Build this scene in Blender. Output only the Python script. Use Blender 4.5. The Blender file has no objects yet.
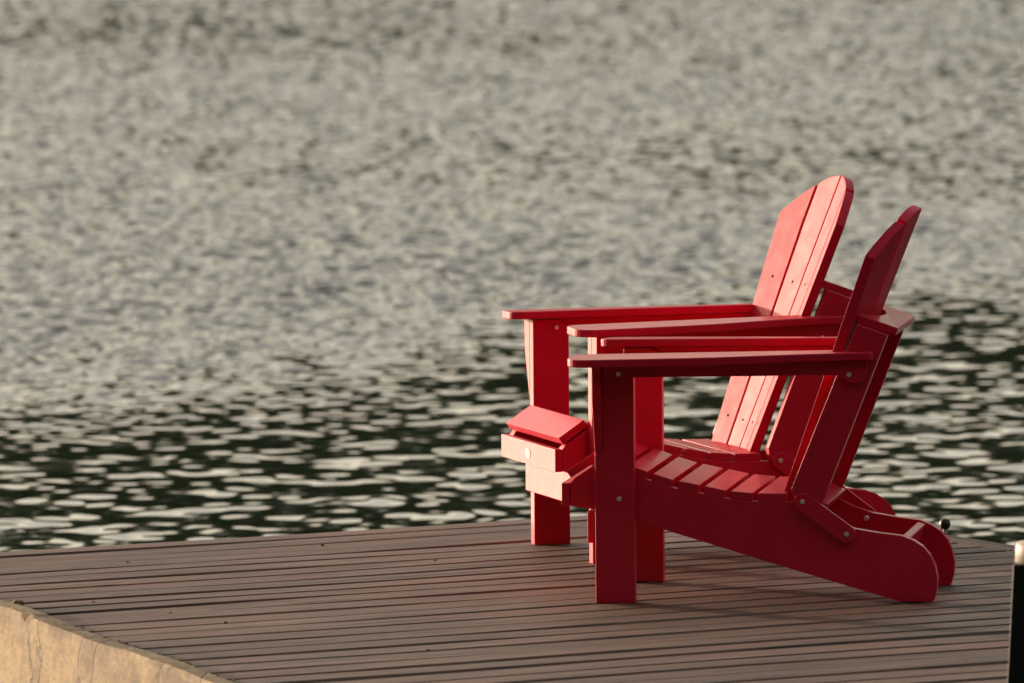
import bpy, bmesh, math, random
import numpy as np
from mathutils import Vector

random.seed(7)
S = bpy.context.scene
COL = S.collection
R = math.radians

# ------------------------------------------------------------------ camera, sky, sun, exposure
CAM_H = 2.3898
PITCH = 3.9375
ROLL = -0.453
cam = bpy.data.cameras.new('camera')
cam_o = bpy.data.objects.new('camera', cam)
COL.objects.link(cam_o)
cam.sensor_width = 36.0
cam.lens = 400.0
cam.clip_start = 0.1
cam.clip_end = 5000.0
cam_o.location = (0, 0, CAM_H)
from mathutils import Matrix
cam_o.matrix_world = (Matrix.Translation((0, 0, CAM_H)) @ Matrix.Rotation(R(90 - PITCH), 4, 'X')
                      @ Matrix.Rotation(R(ROLL), 4, 'Z'))
cam.dof.use_dof = True
cam.dof.focus_distance = 26.6
cam.dof.aperture_fstop = 400.0 / 43.0
S.camera = cam_o

SUN_EL, SUN_BACK = 4.6, 45.0          # height above the horizon; degrees beyond the left-hand side of the picture
sdir = Vector((-math.cos(R(SUN_EL)) * math.cos(R(SUN_BACK)), math.cos(R(SUN_EL)) * math.sin(R(SUN_BACK)), math.sin(R(SUN_EL))))
world = bpy.data.worlds.new('World')
S.world = world
world.use_nodes = True
wn = world.node_tree
sky = wn.nodes.new('ShaderNodeTexSky')
sky.sky_type = 'NISHITA'
sky.sun_disc = False
sky.sun_elevation = R(SUN_EL)
sky.sun_rotation = math.atan2(sdir.x, sdir.y)
sky.air_density = 1.0
sky.dust_density = 2.0
sky.ozone_density = 1.0
bg = wn.nodes['Background']
bg.inputs['Strength'].default_value = 0.15
veil = wn.nodes.new('ShaderNodeHueSaturation')          # thin high cloud: a whiter sky
veil.inputs['Saturation'].default_value = 0.5
wn.links.new(sky.outputs[0], veil.inputs['Color'])
warm = wn.nodes.new('ShaderNodeMix'); warm.data_type = 'RGBA'; warm.blend_type = 'MULTIPLY'
warm.inputs[0].default_value = 1.0
warm.inputs[7].default_value = (1.0, 0.885, 0.765, 1)
wn.links.new(veil.outputs[0], warm.inputs[6])
wn.links.new(warm.outputs[2], bg.inputs['Color'])

sun = bpy.data.lights.new('sun', 'SUN')
sun.energy = 2.0
sun.angle = R(0.5)
sun.color = (1.0, 0.76, 0.58)
sun_o = bpy.data.objects.new('sun', sun)
COL.objects.link(sun_o)
sun_o.rotation_euler = sdir.to_track_quat('Z', 'Y').to_euler()

S.view_settings.view_transform = 'Standard'
S.view_settings.look = 'None'
S.view_settings.exposure = 1.9
S.view_settings.gamma = 1.0


# ------------------------------------------------------------------ helpers
def tag(o, label=None, cat=None, group=None, kind=None):
    if label: o['label'] = label
    if cat: o['category'] = cat
    if group: o['group'] = group
    if kind: o['kind'] = kind
    return o


def link(name, me, mat, parent=None, bevel=0.0, seg=2):
    o = bpy.data.objects.new(name, me)
    COL.objects.link(o)
    if mat: me.materials.append(mat)
    if parent: o.parent = parent
    if bevel:
        m = o.modifiers.new('edge', 'BEVEL')
        m.width = bevel; m.segments = seg; m.limit_method = 'ANGLE'; m.angle_limit = R(32)
        m.harden_normals = False
    return o


def empty(name, loc, rz=0.0):
    o = bpy.data.objects.new(name, None)
    COL.objects.link(o)
    o.location = loc; o.rotation_euler = (0, 0, rz)
    o.empty_display_size = 0.2
    return o


def extrude(pts, fn, a, b):
    """prism: 2-D outline pts pushed from a to b along the third axis; fn(p, q, t) gives the 3-D point"""
    n = len(pts)
    vs = [fn(p, q, a) for p, q in pts] + [fn(p, q, b) for p, q in pts]
    fs = [tuple(range(n)), tuple(range(2 * n - 1, n - 1, -1))]
    for i in range(n):
        j = (i + 1) % n
        fs.append((i, i + n, j + n, j))
    me = bpy.data.meshes.new('m')
    me.from_pydata(vs, [], fs)
    bm = bmesh.new(); bm.from_mesh(me)
    bmesh.ops.recalc_face_normals(bm, faces=bm.faces)
    bm.to_mesh(me); bm.free()
    return me


side = lambda u, z, v: (u, v, z)       # outline in the chair's side view, pushed sideways
plan = lambda u, v, z: (u, v, z)       # outline seen from above, pushed upwards


def box(x0, x1, y0, y1, z0, z1):
    return extrude([(x0, y0), (x1, y0), (x1, y1), (x0, y1)], plan, z0, z1)


def arc(cx, cy, r, a0, a1, n=6):
    return [(cx + r * math.cos(R(a0 + (a1 - a0) * i / n)), cy + r * math.sin(R(a0 + (a1 - a0) * i / n))) for i in range(n + 1)]


def mat(name):
    m = bpy.data.materials.new(name)
    m.use_nodes = True
    nt = m.node_tree
    return m, nt, nt.nodes['Principled BSDF']


class NT:
    def __init__(s, nt): s.nt = nt
    def n(s, t, **k):
        x = s.nt.nodes.new(t)
        for a, b in k.items():
            if a.startswith('i_'):
                x.inputs[a[2:].replace('_', ' ')].default_value = b
            else:
                setattr(x, a, b)
        return x
    def l(s, a, b): s.nt.links.new(a, b)
    def ramp(s, src, stops):
        r = s.n('ShaderNodeValToRGB')
        e = r.color_ramp.elements
        while len(e) > 1: e.remove(e[-1])
        e[0].position, e[0].color = stops[0][0], stops[0][1]
        for p, c in stops[1:]:
            k = e.new(p); k.color = c
        s.l(src, r.inputs[0])
        return r.outputs[0]
    def mix(s, fac, a, b, mode='MIX'):
        m = s.n('ShaderNodeMix', data_type='RGBA', blend_type=mode)
        if hasattr(fac, 'links'): s.l(fac, m.inputs[0])
        else: m.inputs[0].default_value = fac
        for v, k in ((a, 6), (b, 7)):
            if hasattr(v, 'links'): s.l(v, m.inputs[k])
            else: m.inputs[k].default_value = v
        return m.outputs[2]
    def noise(s, vec, scale, detail=4.0, rough=0.55, sc=(1, 1, 1)):
        mp = s.n('ShaderNodeMapping'); mp.inputs['Scale'].default_value = sc
        s.l(vec, mp.inputs[0])
        t = s.n('ShaderNodeTexNoise')
        t.inputs['Scale'].default_value = scale; t.inputs['Detail'].default_value = detail; t.inputs['Roughness'].default_value = rough
        s.l(mp.outputs[0], t.inputs['Vector'])
        return t.outputs['Fac']


def g(v): return (v, v, v, 1)


# ------------------------------------------------------------------ materials
def red_plastic(name, rough, spec, coat, grain):
    m, nt, p = mat(name); k = NT(nt)
    tc = k.n('ShaderNodeTexCoord').outputs['Object']
    oi = k.n('ShaderNodeObjectInfo')
    nz = k.noise(tc, 9.0, 5)
    c = k.ramp(nz, [(0.3, (0.55, 0.010, 0.036, 1)), (0.7, (0.62, 0.014, 0.048, 1))])
    hv = k.n('ShaderNodeHueSaturation')
    vr = k.n('ShaderNodeMapRange'); vr.inputs['To Min'].default_value = 0.90; vr.inputs['To Max'].default_value = 1.06
    k.l(oi.outputs['Random'], vr.inputs['Value']); k.l(vr.outputs[0], hv.inputs['Value']); k.l(c, hv.inputs['Color'])
    k.l(hv.outputs[0], p.inputs['Base Color'])
    p.inputs['IOR'].default_value = 1.5
    p.inputs['Specular IOR Level'].default_value = spec
    p.inputs['Coat Weight'].default_value = coat
    p.inputs['Coat Roughness'].default_value = 0.18
    p.inputs['Roughness'].default_value = 0.42
    rr = k.ramp(k.noise(tc, 30.0, 4), [(0.3, g(rough - 0.04)), (0.7, g(rough + 0.05))])
    k.l(rr, p.inputs['Roughness'])
    b = k.n('ShaderNodeBump'); b.inputs['Strength'].default_value = grain; b.inputs['Distance'].default_value = 0.002
    k.l(k.noise(tc, 420.0, 3, 0.6), b.inputs['Height'])
    k.l(b.outputs[0], p.inputs['Normal'])
    return m


def metal():
    m, nt, p = mat('steel')
    p.inputs['Base Color'].default_value = (0.75, 0.72, 0.68, 1)
    p.inputs['Metallic'].default_value = 0.7
    p.inputs['Roughness'].default_value = 0.4
    return m


def plain(name, col, rough=0.6):
    m, nt, p = mat(name); k = NT(nt)
    tc = k.n('ShaderNodeTexCoord').outputs['Object']
    c = k.ramp(k.noise(tc, 25.0, 5), [(0.3, (*[x * 0.82 for x in col], 1)), (0.7, (*[min(1, x * 1.12) for x in col], 1))])
    k.l(c, p.inputs['Base Color'])
    p.inputs['Roughness'].default_value = rough
    return m


def deck_wood():
    m, nt, p = mat('weathered_wood'); k = NT(nt)
    tc = k.n('ShaderNodeTexCoord').outputs['Object']
    isl = k.n('ShaderNodeNewGeometry').outputs['Random Per Island']
    off = k.n('ShaderNodeVectorMath', operation='SCALE'); off.inputs[0].default_value = (31.0, 17.0, 5.0)
    k.l(isl, off.inputs['Scale'])
    vec = k.n('ShaderNodeVectorMath', operation='ADD')
    k.l(tc, vec.inputs[0]); k.l(off.outputs[0], vec.inputs[1])
    v = vec.outputs[0]
    base = k.ramp(isl, [(0.0, (0.100, 0.060, 0.044, 1)), (0.15, (0.175, 0.128, 0.105, 1)), (0.3, (0.135, 0.100, 0.087, 1)), (0.45, (0.210, 0.152, 0.125, 1)),
                        (0.6, (0.115, 0.070, 0.050, 1)), (0.75, (0.165, 0.127, 0.112, 1)), (0.88, (0.110, 0.080, 0.070, 1)), (1.0, (0.185, 0.130, 0.102, 1))])
    grain = k.noise(v, 1.0, 8, 0.68, (3.0, 55, 20))
    base = k.mix(1.0, base, k.ramp(k.noise(v, 1.0, 3, 0.5, (0.9, 3.0, 1)), [(0.32, g(0.55)), (0.5, g(0.95)), (0.68, g(1.42))]), 'MULTIPLY')
    c = k.mix(1.0, base, k.ramp(grain, [(0.30, (0.23, 0.160, 0.120, 1)), (0.5, (0.67, 0.525, 0.42, 1)), (0.72, (1.14, 0.91, 0.745, 1))]), 'MULTIPLY')
    blot = k.noise(v, 1.0, 5, 0.65, (3.0, 9, 5))
    c = k.mix(k.ramp(blot, [(0.45, g(0)), (0.70, g(0.65))]), c, (0.135, 0.100, 0.080, 1))
    red = k.noise(v, 1.0, 4, 0.6, (1.6, 5, 4))
    c = k.mix(k.ramp(red, [(0.46, g(0)), (0.66, g(0.75))]), c, (0.165, 0.078, 0.046, 1))
    dk = k.noise(v, 1.0, 5, 0.7, (5.0, 16, 5))
    c = k.mix(k.ramp(dk, [(0.60, g(0)), (0.72, g(0.7))]), c, (0.055, 0.038, 0.030, 1))
    crack = k.noise(v, 1.0, 3, 0.5, (0.9, 36, 10))
    cm = k.ramp(crack, [(0.310, g(1)), (0.355, g(0))])
    c = k.mix(cm, c, (0.025, 0.017, 0.013, 1))
    kn = k.n('ShaderNodeTexVoronoi'); mp = k.n('ShaderNodeMapping'); mp.inputs['Scale'].default_value = (3.2, 7, 4)
    k.l(v, mp.inputs[0]); k.l(mp.outputs[0], kn.inputs['Vector']); kn.inputs['Scale'].default_value = 1.0
    km = k.ramp(kn.outputs['Distance'], [(0.07, g(0.9)), (0.15, g(0))])
    c = k.mix(km, c, (0.035, 0.022, 0.016, 1))
    k.l(c, p.inputs['Base Color'])
    k.l(k.ramp(grain, [(0.3, g(0.75)), (0.7, g(0.5))]), p.inputs['Roughness'])
    p.inputs['Specular IOR Level'].default_value = 0.36
    b = k.n('ShaderNodeBump'); b.inputs['Strength'].default_value = 0.6; b.inputs['Distance'].default_value = 0.004
    hh = k.mix(cm, grain, g(0.0))
    k.l(hh, b.inputs['Height'])
    k.l(b.outputs[0], p.inputs['Normal'])
    return m


def concrete():
    m, nt, p = mat('old_concrete'); k = NT(nt)
    mpw = k.n('ShaderNodeMapping'); mpw.inputs['Scale'].default_value = (1.0, 0.32, 1.0)
    k.l(k.n('ShaderNodeTexCoord').outputs['Object'], mpw.inputs[0]); tc = mpw.outputs[0]
    c = k.ramp(k.noise(tc, 7.0, 8, 0.68), [(0.42, (0.12, 0.083, 0.033, 1)), (0.49, (0.20, 0.141, 0.060, 1)), (0.57, (0.27, 0.197, 0.092, 1))])
    c = k.mix(1.0, c, k.ramp(k.noise(tc, 55.0, 5, 0.7), [(0.36, g(0.68)), (0.6, g(1.10))]), 'MULTIPLY')
    st = k.noise(tc, 1.0, 6, 0.65, (7, 7, 4))
    c = k.mix(k.ramp(st, [(0.50, g(0)), (0.70, g(0.6))]), c, (0.15, 0.105, 0.058, 1))
    wv = k.noise(tc, 6.0, 4, 0.6)
    cr = k.n('ShaderNodeTexVoronoi', feature='DISTANCE_TO_EDGE'); cr.inputs['Scale'].default_value = 2.7
    av = k.n('ShaderNodeVectorMath', operation='MULTIPLY_ADD'); av.inputs[1].default_value = (0.10, 0.10, 0.10)
    k.l(wv, av.inputs[0]); k.l(tc, av.inputs[2]); k.l(av.outputs[0], cr.inputs['Vector'])
    cm = k.ramp(cr.outputs['Distance'], [(0.004, g(0.8)), (0.012, g(0))])
    brk = k.ramp(k.noise(tc, 4.0, 3), [(0.42, g(0)), (0.52, g(1))])
    mm = k.mix(1.0, cm, brk, 'MULTIPLY')
    raw = k.n('ShaderNodeTexCoord').outputs['Object']
    sep = k.n('ShaderNodeSeparateXYZ'); k.l(raw, sep.inputs[0])
    wob = k.n('ShaderNodeMath', operation='MULTIPLY_ADD'); wob.inputs[1].default_value = 0.22
    k.l(k.noise(raw, 9.0, 5, 0.65), wob.inputs[0]); k.l(sep.outputs['Y'], wob.inputs[2])
    for y0, wd in ((-0.37, 0.010), (-0.455, 0.006), (0.09, 0.007), (-0.82, 0.007), (-1.45, 0.006)):     # long settlement cracks
        df = k.n('ShaderNodeMath', operation='SUBTRACT'); df.inputs[1].default_value = y0; k.l(wob.outputs[0], df.inputs[0])
        ab = k.n('ShaderNodeMath', operation='ABSOLUTE'); k.l(df.outputs[0], ab.inputs[0])
        mm = k.mix(1.0, mm, k.ramp(ab.outputs[0], [(wd * 0.5, g(0.85)), (wd * 1.6, g(0))]), 'LIGHTEN')
    c = k.mix(mm, c, (0.06, 0.045, 0.03, 1))
    k.l(c, p.inputs['Base Color'])
    p.inputs['Roughness'].default_value = 0.9
    b = k.n('ShaderNodeBump'); b.inputs['Strength'].default_value = 0.5; b.inputs['Distance'].default_value = 0.006
    k.l(k.mix(mm, k.noise(tc, 40.0, 6, 0.7), g(0.0)), b.inputs['Height'])
    k.l(b.outputs[0], p.inputs['Normal'])
    return m


def water_mat(name, strength, scale):
    m, nt, p = mat(name); k = NT(nt)
    tc = k.n('ShaderNodeTexCoord').outputs['Object']
    p.inputs['Base Color'].default_value = (0.008, 0.012, 0.006, 1)
    p.inputs['Roughness'].default_value = 0.06
    p.inputs['IOR'].default_value = 1.333
    b = k.n('ShaderNodeBump'); b.inputs['Strength'].default_value = strength; b.inputs['Distance'].default_value = 0.01
    k.l(k.noise(tc, scale, 3, 0.5), b.inputs['Height'])
    k.l(b.outputs[0], p.inputs['Normal'])
    return m


def forest_mat():
    m, nt, p = mat('forest'); k = NT(nt)
    tc = k.n('ShaderNodeTexCoord').outputs['Object']
    c = k.ramp(k.noise(tc, 0.15, 6, 0.7), [(0.3, (0.014, 0.024, 0.009, 1)), (0.7, (0.035, 0.052, 0.018, 1))])
    k.l(c, p.inputs['Base Color'])
    p.inputs['Roughness'].default_value = 0.95
    p.inputs['Specular IOR Level'].default_value = 0.1
    return m


RED_GRAIN = red_plastic('red_plastic_grained', 0.60, 0.10, 0.10, 0.30)
RED, STEEL, WOOD, CONC, WATER, FOREST = red_plastic('red_plastic', 0.46, 0.05, 0.38, 0.12), metal(), deck_wood(), concrete(), water_mat('lake_water', 0.02, 14.0), forest_mat()
WATER_FAR = water_mat('lake_water_outer', 1.0, 3.0)
TRIM = plain('grey_trim', (0.075, 0.07, 0.068), 0.9)
TRIM.node_tree.nodes['Principled BSDF'].inputs['Specular IOR Level'].default_value = 0.1
RUST = plain('rusty_iron', (0.03, 0.017, 0.012), 0.8)
SCREW = plain('dark_screw', (0.010, 0.006, 0.006), 0.7)
BADGE = plain('badge', (0.30, 0.22, 0.15), 0.6)
DARKGREEN = plain('dark_green_paint', (0.004, 0.009, 0.009), 0.5)
DARKGREEN.node_tree.nodes['Principled BSDF'].inputs['Specular IOR Level'].default_value = 0.25
CREAM = plain('cream_paint', (0.42, 0.38, 0.31), 0.6)
BLACK = plain('black_rubber', (0.012, 0.012, 0.012), 0.5)
LEAF = plain('dry_leaf', (0.30, 0.19, 0.08), 0.9)
EARTH = plain('bank_earth', (0.06, 0.06, 0.03), 0.95)

# ------------------------------------------------------------------ water: one sheet with real waves
WZ = -0.52


def wave_height(X, Y):
    rng = np.random.default_rng(11)
    h = np.zeros_like(X)
    sm = np.zeros_like(X)
    # gust pattern: ruffled water further out, calmer in the lee of the dock
    gx = 0.35 * np.sin(0.9 * X + 0.23 * Y) + 0.3 * np.sin(-0.55 * X + 0.41 * Y + 1.0) + 0.25 * np.sin(1.7 * X - 0.13 * Y + 2.2)
    t = np.clip((Y - 37.4 - 0.9 * X + 3.4 * gx) / 11.0, 0, 1)
    gust = t * t * (3 - 2 * t)
    for i in range(80):                                   # smooth ripples
        L = 0.095 * (0.70 / 0.095) ** rng.random()
        th = math.pi / 2 + rng.choice([-1, 1]) * math.radians(rng.uniform(20, 82))
        kx, ky = 2 * math.pi / L * math.cos(th), 2 * math.pi / L * math.sin(th)
        h += (CALM * L / (2 * math.pi)) * np.sin(kx * X + ky * Y + rng.random() * 6.283)
    for i in range(70):                                   # wind chop
        L = 0.055 * (0.30 / 0.055) ** rng.random()
        th = math.pi / 2 + rng.choice([-1, 1]) * math.radians(rng.uniform(4, 66))
        kx, ky = 2 * math.pi / L * math.cos(th), 2 * math.pi / L * math.sin(th)
        sm += (CHOP * L / (2 * math.pi)) * np.sin(kx * X + ky * Y + rng.random() * 6.283)
    big = (0.88 + 0.17 * np.sin(0.21 * X + 0.17 * Y + 0.5) + 0.16 * np.sin(-0.33 * X + 0.29 * Y + 2.0)
           + 0.12 * np.sin(0.6 * X + 0.47 * Y + 4.0) - 0.035 * X)
    big = np.clip(big, 0.38, 1.6)
    return h + sm * gust * big


CALM, CHOP = 0.0080, 0.0300


def build_water():
    ys = [27.0]
    while ys[-1] < 88: ys.append(ys[-1] + 0.0155 * (ys[-1] / 30))
    d = ys[-1] - ys[-2]
    while ys[-1] < 255:
        d *= 1.028; ys.append(ys[-1] + d)
    d = ys[1] - ys[0]
    front = []
    y = ys[0]
    while y > 8:
        d *= 1.03; y -= d; front.append(y)
    ys = front[::-1] + ys
    ys = np.array(ys)
    s = np.linspace(-1, 1, 640)
    step = (s[1] - s[0]) * np.cumprod(np.full(110, 1.055))
    s = np.concatenate([-(1 + np.cumsum(step))[::-1], s, 1 + np.cumsum(step)])
    nx = len(s)
    Y = np.repeat(ys[:, None], nx, 1)
    X = s[None, :] * (0.9 + 0.060 * ys[:, None]) + 0.1
    Z = wave_height(X, Y)
    # broader waves where the sheet gets coarse, far out and to the sides
    wo = np.clip((np.abs(s) - 1.0) / 0.8, 0, 1)[None, :] + np.clip((ys - 84) / 20, 0, 1)[:, None] + np.clip((26 - ys) / 3, 0, 1)[:, None]
    wo = np.clip(wo, 0, 1)
    rng = np.random.default_rng(23)
    m = wo > 0
    Xo, Yo = X[m], Y[m]
    ho = np.zeros_like(Xo)
    for i in range(60):
        L = 0.5 * (7.0 / 0.5) ** rng.random()
        th = math.pi / 2 + rng.choice([-1, 1]) * math.radians(rng.uniform(5, 70))
        kx, ky = 2 * math.pi / L * math.cos(th), 2 * math.pi / L * math.sin(th)
        ho += (0.021 * L / (2 * math.pi)) * np.sin(kx * Xo + ky * Yo + rng.random() * 6.283)
    Z[m] += ho * wo[m]
    smax = np.abs(s).max()
    fade = np.clip((smax - np.abs(s)) / (0.08 * smax), 0, 1)[None, :] * np.clip((ys - ys[0]) / 2.0, 0, 1)[:, None] * np.clip((ys[-1] - ys) / 15, 0, 1)[:, None]
    Z = Z * fade
    nr = len(ys)
    co = np.stack([X, Y, Z], -1).reshape(-1, 3)
    # corners of the surrounding flat lake
    B = 1800.0
    idx = np.arange(nr * nx).reshape(nr, nx)
    quads = np.stack([idx[:-1, :-1], idx[:-1, 1:], idx[1:, 1:], idx[1:, :-1]], -1).reshape(-1, 4)
    base = nr * nx
    ext = np.array([(-B, -B, 0), (B, -B, 0), (B, B, 0), (-B, B, 0)], float)
    co = np.vstack([co, ext])
    me = bpy.data.meshes.new('water')
    ring = [[base, base + 1] + list(idx[0, ::-1]), [base + 1, base + 2] + list(idx[::-1, -1]),
            [base + 2, base + 3] + list(idx[-1, :]), [base + 3, base] + list(idx[:, 0])]
    nv, nq = len(co), len(quads)
    loops = np.concatenate([quads.ravel(), np.concatenate([np.array(r) for r in ring])]).astype(np.int32)
    sizes = np.concatenate([np.full(nq, 4), np.array([len(r) for r in ring])])
    starts = np.concatenate([[0], np.cumsum(sizes)[:-1]]).astype(np.int32)
    me.vertices.add(nv); me.vertices.foreach_set('co', co.astype(np.float32).ravel())
    me.loops.add(len(loops)); me.loops.foreach_set('vertex_index', loops)
    me.polygons.add(len(sizes)); me.polygons.foreach_set('loop_start', starts)
    me.update(calc_edges=True)
    me.polygons.foreach_set('use_smooth', np.ones(len(sizes), bool))
    mi = np.zeros(len(sizes), np.int32); mi[nq:] = 1
    o = link('water', me, WATER)
    me.materials.append(WATER_FAR)
    me.polygons.foreach_set('material_index', mi)
    me.validate()
    o.location = (0, 0, WZ)
    tag(o, kind='structure')


build_water()


# ------------------------------------------------------------------ wooded shores mirrored in the water; unseen rear bank raised to block sky light
def build_hills_and_sky_block():
    n = 720
    rnd = random.Random(3)
    ph = [rnd.random() * 6.28 for _ in range(8)]
    vs, fs = [], []
    rows = 7
    for i in range(n):
        a = 2 * math.pi * i / n                     # 0 = straight ahead (+Y), clockwise
        d = math.degrees(a)
        dl = abs((d - (270 + SUN_BACK) + 180) % 360 - 180)     # angle away from the sun
        behind = max(0.0, -math.cos(a))
        rad = 260 - 242 * behind ** 0.4
        el = 8.5 + 66 * behind ** 0.4  # steep unseen rise behind the camera, added to darken the chairs' near sides
        el *= 1 - 0.22 * max(0.0, math.sin(a)) * behind ** 0.3  # lowered at the rear right to let sky light onto the far chair
        el *= min(1.0, max(0.12, (dl - 8) / 24))
        h = rad * math.tan(R(el))
        bump = sum(math.sin((7 + 9 * j) * a * 2 + ph[j]) / (1 + 0.5 * j) for j in range(8))
        h *= 1 + (0.05 if behind < 0.05 else 0.03) * bump
        h += rnd.uniform(-0.05, 0.05) * h
        for r in range(rows):
            f = r / (rows - 1)
            rr = rad + 0.9 * h * f ** 1.6 + rnd.uniform(-1, 1) * 0.01 * rad
            z = WZ - 0.5 + h * f + (rnd.uniform(-0.04, 0.04) * h if 0 < r < rows - 1 else 0)
            vs.append((rr * math.sin(a), rr * math.cos(a) + 14, z))
        vs.append(((rad + 1.2 * h + 80) * math.sin(a), (rad + 1.2 * h + 80) * math.cos(a) + 14, WZ - 3))
    k = rows + 1
    for i in range(n):
        j = (i + 1) % n
        for r in range(rows):
            fs.append((i * k + r, j * k + r, j * k + r + 1, i * k + r + 1))
    me = bpy.data.meshes.new('hills_and_sky_block')
    me.from_pydata(vs, [], fs)
    o = link('hills_and_sky_block', me, FOREST)
    tag(o, kind='structure')


build_hills_and_sky_block()

# ------------------------------------------------------------------ deck
PA = Vector((0.839, 0.544)).normalized()               # along the planks
PN = Vector((PA.y, -PA.x))                             # towards the camera side
D_BACK = Vector((-1.24, 27.44))
L0, L1 = Vector((-1.18, 26.09)), Vector((-0.61, 24.18))       # left edge, against the concrete
R0, R1 = Vector((0.61, 28.61)), Vector((1.21, 27.33))         # right edge


def cross_at(off, P, Q):
    """where the line (offset off from the back edge) meets the line PQ, as distance along the planks"""
    o = D_BACK + PN * off
    d = Q - P
    den = PA.x * d.y - PA.y * d.x
    w = P - o
    return (w.x * d.y - w.y * d.x) / den


def build_deck():
    vs, fs = [], []
    rnd = random.Random(5)
    off = 0.0
    wd, gap, th = 0.1185, 0.0190, 0.038
    while off < 6.5:
        w = wd + rnd.uniform(-0.004, 0.004)
        z0 = rnd.uniform(-0.0012, 0.0008)
        tl = rnd.uniform(-0.0010, 0.0010)
        a0, a1 = cross_at(off, L0, L1), cross_at(off, R0, R1)
        b0, b1 = cross_at(off + w, L0, L1), cross_at(off + w, R0, R1)
        e0 = rnd.uniform(0.002, 0.016); e1 = rnd.uniform(-0.048, -0.043)
        a0 += e0; b0 += e0; a1 += e1; b1 += e1
        ns = 26
        bow = rnd.uniform(-0.003, 0.003); ph = rnd.random() * 6
        prof = [(0.0, -0.004), (0.004, 0.0), (0.5, 0.0), (0.996, 0.0), (1.0, -0.004), (1.0, -th), (0.0, -th)]
        prof[0] = (0.0, -0.008); prof[1] = (0.05, 0); prof[3] = (0.95, 0); prof[4] = (1.0, -0.008)
        b = len(vs)
        for i in range(ns + 1):
            t = i / ns
            for (f, z) in prof:
                s = (a0 + (a1 - a0) * t) * (1 - f) + (b0 + (b1 - b0) * t) * f
                q = bow * math.sin(3.0 * t * 3.14 + ph)
                zz = z0 + z + tl * (f - 0.5) * 2 + (0.0012 * math.sin(9 * t + ph) if z > -0.01 else 0)
                vs.append((s, -(off + w * f + q), zz))
        m = len(prof)
        for i in range(ns):
            for j in range(m):
                k2 = (j + 1) % m
                fs.append((b + i * m + j, b + (i + 1) * m + j, b + (i + 1) * m + k2, b + i * m + k2))
        fs.append(tuple(b + j for j in range(m)))
        fs.append(tuple(b + ns * m + j for j in reversed(range(m))))
        off += w + gap + rnd.choice([-0.009, -0.004, 0.0, 0.004, 0.010])
    me = bpy.data.meshes.new('deck')
    me.from_pydata(vs, [], fs)
    bm = bmesh.new(); bm.from_mesh(me); bmesh.ops.recalc_face_normals(bm, faces=bm.faces); bm.to_mesh(me); bm.free()
    o = link('deck', me, WOOD)
    o.location = (D_BACK.x, D_BACK.y, 0)
    o.rotation_euler = (0, 0, math.atan2(PA.y, PA.x))
    tag(o, kind='structure')
    # rusty nail heads in pairs over the joists
    bm = bmesh.new()
    rn = random.Random(21)
    for q in range(1, 44):
        of = q * 0.1378
        a0, a1 = cross_at(of, L0, L1), cross_at(of, R0, R1)
        t = math.ceil(a0 / 0.61) * 0.61 + 0.1
        while t < a1 - 0.05:
            for w in (0.030, 0.105):
                if rn.random() < 0.93: continue
                bmesh.ops.create_cone(bm, cap_ends=True, segments=8, radius1=0.0045, radius2=0.004, depth=0.004,
                                      matrix=Matrix.Translation((t + rn.uniform(-0.02, 0.02), -(of - 0.1378 + w + rn.uniform(-0.012, 0.012)), 0.0002)))
            t += 0.61
    me = bpy.data.meshes.new('nail_heads'); bm.to_mesh(me); bm.free()
    tag(link('nail_heads', me, RUST, o), kind='stuff')
    # joists and rim boards under the planks
    def strip(name, P, Q, w, z0, z1, m, shift=0.0):
        d = (Q - P).normalized(); nn = Vector((d.y, -d.x))
        pts = [P + nn * shift, Q + nn * shift, Q + nn * (shift + w), P + nn * (shift + w)]
        loc = [(((p - D_BACK).dot(PA)), (p - D_BACK).dot(Vector((-PA.y, PA.x)))) for p in pts]
        return link(name, extrude(loc, plan, z0, z1), m, o, 0.003)
    c_l = D_BACK + PA * cross_at(0, L0, L1)
    c_r = D_BACK + PA * cross_at(0, R0, R1)
    far_r = R0 + (R1 - R0).normalized() * 7.0
    strip('rim_board', c_l + PN * 0.004, c_r + PN * 0.004, 0.045, -0.30, -0.043, WOOD, 0.0)
    strip('rim_board', c_r, far_r, 0.045, -0.30, -0.043, WOOD, 0.004)
    strip('edge_trim', c_r, far_r, 0.038, -0.036, -0.0008, TRIM, -0.038)
    return o


deck = build_deck()


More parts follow.
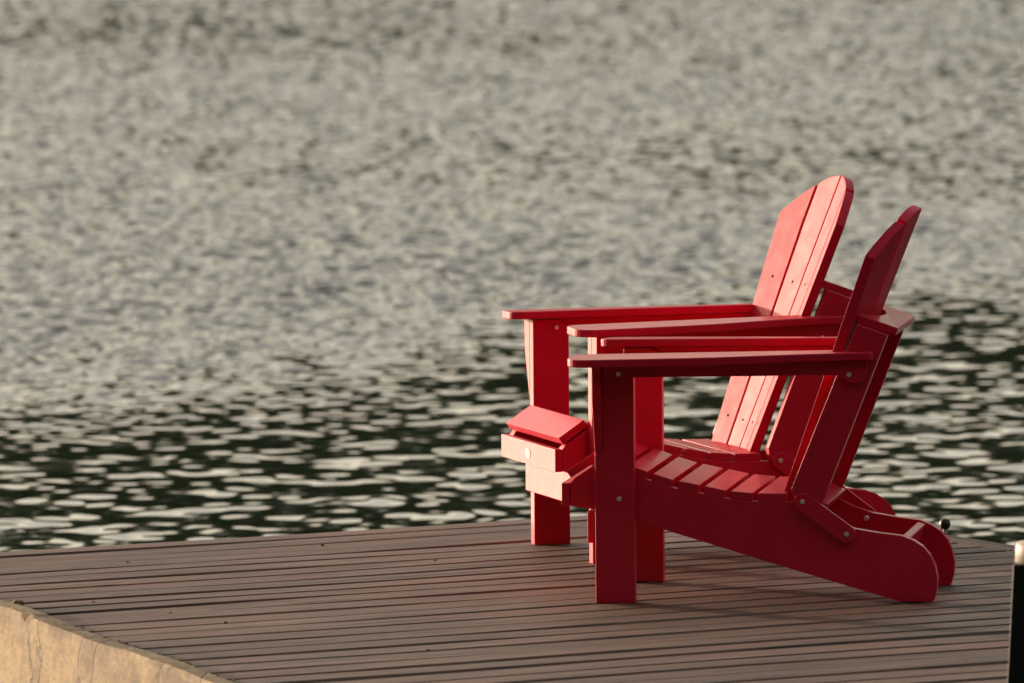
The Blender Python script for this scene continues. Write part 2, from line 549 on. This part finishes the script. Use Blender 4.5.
# ------------------------------------------------------------------ concrete wall beside the deck
def build_wall():
    d = (L1 - L0).normalized()                 # towards the camera
    nl = Vector((d.y, -d.x))                   # away from the deck?
    if nl.x > 0: nl = -nl
    o = empty('concrete_wall', (L0.x, L0.y, WZ - 0.3))
    rnd = random.Random(9)
    vs, fs = [], []
    n = 260
    s0, s1 = -1.3, 7.0
    for i in range(n + 1):
        s = s0 + (s1 - s0) * i / n
        jog = 0.006 if 0.43 < s else 0.0
        e = 0.056 - jog * 0.6 + 0.003 * math.sin(13 * s) + rnd.uniform(-0.0012, 0.0012)
        chip = 0.0
        if abs(s - 0.45) < 0.03: chip = 0.012
        zt = 0.010 + 0.003 * math.sin(5 * s) + rnd.uniform(-0.0006, 0.0006) - (0.0015 if s > 0.43 else 0)
        for (a, z) in ((0.0, zt - 0.002), (e - 0.004 - chip, zt), (e, zt - 0.006 - chip), (0.057, -0.03), (0.064, WZ - 0.3), (-0.10, WZ - 0.3), (-0.10, -0.045), (0.0, -0.045)):
            p = d * s + nl * a
            vs.append((p.x, p.y, z - (WZ - 0.3)))
    m = 8
    for i in range(n):
        for j in range(m):
            k2 = (j + 1) % m
            fs.append((i * m + j, (i + 1) * m + j, (i + 1) * m + k2, i * m + k2))
    fs.append(tuple(range(m))); fs.append(tuple(n * m + j for j in reversed(range(m))))
    me = bpy.data.meshes.new('wall')
    me.from_pydata(vs, [], fs)
    bm = bmesh.new(); bm.from_mesh(me); bmesh.ops.recalc_face_normals(bm, faces=bm.faces); bm.to_mesh(me); bm.free()
    bpy.data.objects.remove(o)
    w = link('concrete_wall', me, CONC)
    w.location = (L0.x, L0.y, WZ - 0.3)
    tag(w, 'sunlit cracked sand-coloured concrete wall along the left end of the deck planks', 'wall')
    # dry crumbs caught between plank ends and concrete
    bm = bmesh.new()
    spots = [(0.10, 3), (0.115, 2), (0.13, 2)]
    for q in range(70):
        spots.append((rnd.uniform(-0.1, 2.6), 1))
    spots += [(1.52 + rnd.uniform(-0.06, 0.12), 2) for q in range(8)]
    for s, big in spots:
        r = 0.0035 * big * rnd.uniform(0.6, 1.1)
        p = L0 + d * s - nl * rnd.uniform(0.0, 0.02)
        mtx = Matrix.Translation((p.x, p.y, 0.001 + r * 0.6)) @ Matrix.Rotation(rnd.random() * 6, 4, 'Z') @ Matrix.Rotation(rnd.random(), 4, 'X') @ Matrix.Diagonal((1.5 * r, r, 0.6 * r, 1))
        bmesh.ops.create_icosphere(bm, subdivisions=1, radius=1, matrix=mtx)
    me = bpy.data.meshes.new('leaf_crumbs'); bm.to_mesh(me); bm.free()
    tag(link('leaf_crumbs', me, LEAF), 'dry leaf crumbs caught along the concrete wall', 'debris', kind='stuff')


build_wall()

# ------------------------------------------------------------------ chair
VL0, VL1 = 0.259, 0.294                # front legs and rear supports
VS0, VS1 = 0.216, 0.251                # seat sides


def dirbox(a, b, t):
    """board seen edge-on: top line a->b in (u,z), thickness t below it"""
    d = (Vector(b) - Vector(a)).normalized(); nn = Vector((d.y, -d.x))
    return [a, b, tuple(Vector(b) + nn * t), tuple(Vector(a) + nn * t)]


def cyl_side(u, z, r, v0, v1, n=14):
    return extrude(arc(u, z, r, 0, 360 - 360 / n, n - 1), side, v0, v1)


def make_chair():
    t = empty('adirondack_chair', (0, 0, 0))
    P = lambda name, me, m=RED, par=t, bev=0.0022: link(name, me, m, par, bev)
    for s in (-1, 1):
        ex = lambda pts, a, b: extrude(pts, side, s * a, s * b)
        # front leg with rounded rear top corner
        P('front_leg', ex([(0, 0), (0.09, 0)] + arc(0.055, 0.513, 0.035, 0, 90) + [(0, 0.548)], VL0, VL1))
        # bracket carrying the arm outside the leg
        P('arm_bracket', extrude([(s * VL1 + s * 0.001, 0.345), (s * (VL1 + 0.046), 0.47), (s * (VL1 + 0.05), 0.548), (s * VL1 + s * 0.001, 0.548)],
                                 lambda v, z, u: (u, v, z), 0.0, 0.018), bev=0.002)
        # arm: broad paddle in front, narrow behind, falling slightly outwards
        out = [(0.545, 0.246), (0.545, 0.2955), (0.640, 0.2955)] + [(0.643, 0.30), (0.643, 0.328), (0.638, 0.334)]
        out += [(0.56, 0.338), (0.48, 0.345), (0.41, 0.356), (0.34, 0.371), (0.28, 0.381), (0.22, 0.385), (0.10, 0.385)]
        out += arc(0.000, 0.330, 0.055, 90, 180, 8)
        out += arc(-0.022, 0.279, 0.033, 180, 270, 6)
        def armf(u, v, z):
            return (u, s * v, z + 0.013 * u - 0.03 * (v - 0.30))
        P('arm', extrude(out, armf, 0.5495, 0.5675), bev=0.003)
        # rail under the arm
        P('arm_rail', ex([(0.020, 0.519), (0.56, 0.522)] + arc(0.60, 0.532, 0.03, 250, 350, 5) + [(0.632, 0.5555), (0.020, 0.5482)], VL1 + 0.001, VL1 + 0.019))
        # seat side with the rear foot
        prof = [(-0.0625, 0.2215), (-0.0625, 0.272), (-0.054, 0.283), (0.002, 0.3205), (0.010, 0.3165), (0.070, 0.297), (0.12, 0.279), (0.18, 0.2605),
                (0.24, 0.249), (0.30, 0.237), (0.36, 0.2312), (0.44, 0.2305), (0.468, 0.226), (0.50, 0.207), (0.545, 0.183), (0.591, 0.168), (0.65, 0.158)]
        prof += [(0.700, 0.152), (0.726, 0.142), (0.748, 0.128), (0.765, 0.108), (0.776, 0.084), (0.782, 0.055), (0.780, 0.028), (0.774, 0.004), (0.768, 0.0), (0.698, 0.0)]
        prof += [(0.431, 0.080), (0.214, 0.147), (0.085, 0.187), (-0.01, 0.212)]
        P('seat_side', ex(prof, VS0, VS1), bev=0.0012)
        # tilted rear support
        sup = [(0.605, 0.638), (0.452, 0.262), (0.455, 0.235), (0.468, 0.215), (0.488, 0.208), (0.510, 0.216), (0.526, 0.236), (0.54, 0.272), (0.675, 0.612)]
        P('rear_support', ex(sup, VL0, VL1))
        # folding link
        a, b, r = Vector((0.479, 0.232)), Vector((0.580, 0.157)), 0.0205
        an = math.degrees(math.atan2(b.y - a.y, b.x - a.x))
        P('folding_link', ex(arc(a.x, a.y, r, an + 90, an + 270, 10) + arc(b.x, b.y, r, an - 90, an + 90, 10), VL1 + 0.001, VL1 + 0.014), bev=0.002)
        for (u, z, v0, v1, r) in ((0.058, 0.528, VL0 - 0.006, VL1 + 0.023, 0.0056), (0.588, 0.523, VL0 - 0.006, VL1 + 0.023, 0.0056),
                                  (0.056, 0.240, VS0 - 0.006, VL1 + 0.005, 0.0056), (0.479, 0.232, VL0 - 0.005, VL1 + 0.018, 0.0056),
                                  (0.580, 0.157, VS0 - 0.005, VL1 + 0.018, 0.0056), (0.690, 0.085, VS1 - 0.01, VS1 + 0.002, 0.0045)):
            P('bolt', cyl_side(u, z, r, s * v0, s * v1), STEEL, bev=0.0012)
    # seat slats
    V = VS1
    slat = lambda pts: extrude(pts, side, -V, V)
    P('front_slat', slat([(-0.081, 0.219), (-0.0635, 0.219), (-0.0635, 0.273), (-0.081, 0.273)]), bev=0.0006)
    P('badge', extrude(arc(0, 0, 0.0125, 0, 345, 23), lambda y, z, u: (u, y * 1.9, z + 0.245), -0.0828, -0.0805), BADGE, bev=0)
    P('seat_slat', slat(dirbox((-0.071, 0.300), (-0.009, 0.342), 0.0185)), bev=0.0006)
    for a, b in (((0.003, 0.337), (0.062, 0.3175)), ((0.074, 0.3145), (0.116, 0.299)), ((0.129, 0.2945), (0.174, 0.2805)), ((0.188, 0.278), (0.235, 0.2685)),
                 ((0.248, 0.266), (0.296, 0.2560)), ((0.308, 0.2545), (0.358, 0.2500)), ((0.369, 0.2495), (0.434, 0.2490))):
        P('seat_slat', slat(dirbox(a, b, 0.018)), bev=0.0012)
    P('front_apron', extrude([(-0.023, 0.135), (-0.005, 0.135), (-0.005, 0.2085), (-0.023, 0.2085)], side, -V, V), bev=0.002)
    P('rear_crossbar', extrude(dirbox((0.697, 0.149), (0.715, 0.1435), 0.075), side, -VS0 + 0.001, VS0 - 0.001))
    P('lower_brace', extrude(dirbox((0.490, 0.242), (0.530, 0.222), 0.02), side, -VS1, VS1))
    # back slats, fanned and cupped
    tl = math.atan2(0.254, 0.637)
    ax = Vector((math.sin(tl), 0, math.cos(tl)))
    nf = Vector((-math.cos(tl), 0, math.sin(tl)))          # towards the sitter
    O = Vector((0.449, 0, 0.256)) - ax * 0.035
    TH = 0.0235
    LT = 0.725
    def half_at(w): return 0.170 + (0.248 - 0.170) * min(1.0, w / 0.60)
    def sag(x, w):                                          # cupped section
        k = 0.022 + 0.020 * min(1.0, w / 0.6)
        return k * (abs(x) ** 1.7)
    def top(x):                                             # rounded top: x in -1..1
        x = abs(x)
        return LT - 0.125 * x ** 1.9
    slats_x = [(-1.0, -0.52), (-0.48, -0.015), (0.015, 0.48), (0.52, 1.0)]
    for (x0, x1) in slats_x:
        def pt(x, w, d):
            hv = half_at(w)
            f = (x - x0) / (x1 - x0)
            sg = sag(x0, w) * (1 - f) + sag(x1, w) * f
            p = O + ax * w + nf * (sg + d)
            return (p.x, x * hv, p.z)
        na, nb = 8, 14
        vs = []
        for d in (0.0, -TH):
            for b in range(nb + 1):
                for a in range(na + 1):
                    x = x0 + (x1 - x0) * a / na
                    vs.append(pt(x, top(x) * b / nb, d))
        q = lambda a, b, l: l * (na + 1) * (nb + 1) + b * (na + 1) + a
        fs = []
        for l in (0, 1):
            for b in range(nb):
                for a in range(na):
                    fs.append((q(a, b, l), q(a + 1, b, l), q(a + 1, b + 1, l), q(a, b + 1, l)))
        for a in range(na):
            for b in (0, nb): fs.append((q(a, b, 0), q(a + 1, b, 0), q(a + 1, b, 1), q(a, b, 1)))
        for b in range(nb):
            for a in (0, na): fs.append((q(a, b, 0), q(a, b + 1, 0), q(a, b + 1, 1), q(a, b, 1)))
        me = bpy.data.meshes.new('m'); me.from_pydata(vs, [], fs)
        bm = bmesh.new(); bm.from_mesh(me); bmesh.ops.recalc_face_normals(bm, faces=bm.faces); bm.to_mesh(me); bm.free()
        bs = P('back_slat', me, RED_GRAIN, bev=0.0025)
        xm = (x0 + x1) / 2
        for w in (0.445, 0.03 + 0.06):
            c = Vector(pt(xm, w, 0.0))
            e = nf.normalized()
            bm = bmesh.new()
            rot = e.to_track_quat('Z', 'Y').to_matrix().to_4x4()
            bmesh.ops.create_cone(bm, cap_ends=True, segments=10, radius1=0.0035, radius2=0.003, depth=0.004, matrix=Matrix.Translation(c) @ rot)
            me = bpy.data.meshes.new('m'); bm.to_mesh(me); bm.free()
            link('screw', me, SCREW, bs)
    # brace across the backs of the slats
    P('upper_brace', extrude([(0.599, -0.262), (0.690, -0.262), (0.690, 0.262), (0.599, 0.262), (0.599, 0.240), (0.615, 0.17), (0.632, 0.08), (0.635, 0.0), (0.632, -0.08), (0.615, -0.17), (0.599, -0.240)],
                             lambda u, v, w: (u + 0.006 + 0.35 * w, v, 0.659 - 0.35 * (u - 0.597) + w), -0.018, 0.0))
    # the whole frame narrows towards the back
    for ch in t.children:
        kind = ch.name.split('.')[0]
        if kind in ('back_slat', 'badge', 'front_leg', 'arm_bracket'): continue
        kt = TAPER * (0.4 if kind in ('seat_side', 'seat_slat', 'rear_crossbar') else 1.0)
        if kind == 'bolt' and ch.data.vertices[0].co.x < 0.1: continue
        for v in ch.data.vertices:
            dv = v.co.y * kt * v.co.x
            v.co.y -= dv
            v.co.x -= 0.11 * abs(dv)
    return t


TAPER = 0.31
chair_a = make_chair()
A_POSE = (0.226, 26.2492, -0.1319)
B_POSE = (0.1155, 27.2571, 0.2512)


def copy_tree(o, parent=None):
    c = o.copy(); COL.objects.link(c); c.parent = parent
    for ch in o.children: copy_tree(ch, c)
    return c


chair_b = copy_tree(chair_a)
for o, (x, y, a) in ((chair_a, A_POSE), (chair_b, B_POSE)):
    o.location = (x, y, 0.0005); o.rotation_euler = (0, 0, a)
tag(chair_a, 'red folding slatted deck chair nearest the camera, turned slightly away so its back shows edge-on', 'chair', 'red folding chairs on the deck')
tag(chair_b, 'red folding slatted deck chair behind the nearer one, its slatted back and front boards sunlit', 'chair', 'red folding chairs on the deck')


# ------------------------------------------------------------------ dark post in the right corner, mooring knob at the far edge
def lathe(profile, n=32):
    vs, fs = [], []
    for (r, z) in profile:
        for i in range(n):
            a = 2 * math.pi * i / n
            vs.append((r * math.cos(a), r * math.sin(a), z))
    for k in range(len(profile) - 1):
        for i in range(n):
            j = (i + 1) % n
            fs.append((k * n + i, k * n + j, (k + 1) * n + j, (k + 1) * n + i))
    fs.append(tuple(reversed(range(n)))); fs.append(tuple((len(profile) - 1) * n + i for i in range(n)))
    me = bpy.data.meshes.new('m'); me.from_pydata(vs, [], fs)
    me.polygons.foreach_set('use_smooth', np.array([len(p.vertices) == 4 for p in me.polygons], bool))
    return me


post = empty('mooring_post', (1.0615, 22.95, 0))
post.rotation_euler = (0, R(3.2), R(-4.0))
link('post_shaft', box(-0.068, 0.068, -0.068, 0.068, -0.01, 0.352), DARKGREEN, post, 0.0015)
link('post_cap', lathe([(0.060, 0.350), (0.0665, 0.352), (0.0665, 0.384), (0.064, 0.390), (0.058, 0.393), (0.0, 0.395)]), CREAM, post)
tag(post, 'dark green square post with a sunlit cream cap at the right edge', 'post')

knob = empty('small_bollard', (1.055, 27.72, 0.0))
link('head', lathe([(0.0, 0.014), (0.008, 0.014), (0.0125, 0.019), (0.014, 0.026), (0.0125, 0.033), (0.008, 0.0385), (0.0, 0.040)], 20), BLACK, knob)
link('stem', lathe([(0.009, 0.004), (0.005, 0.0065), (0.005, 0.015)], 16), CREAM, knob)
tag(knob, 'small black round knob on the deck edge behind the rear chair foot', 'knob')
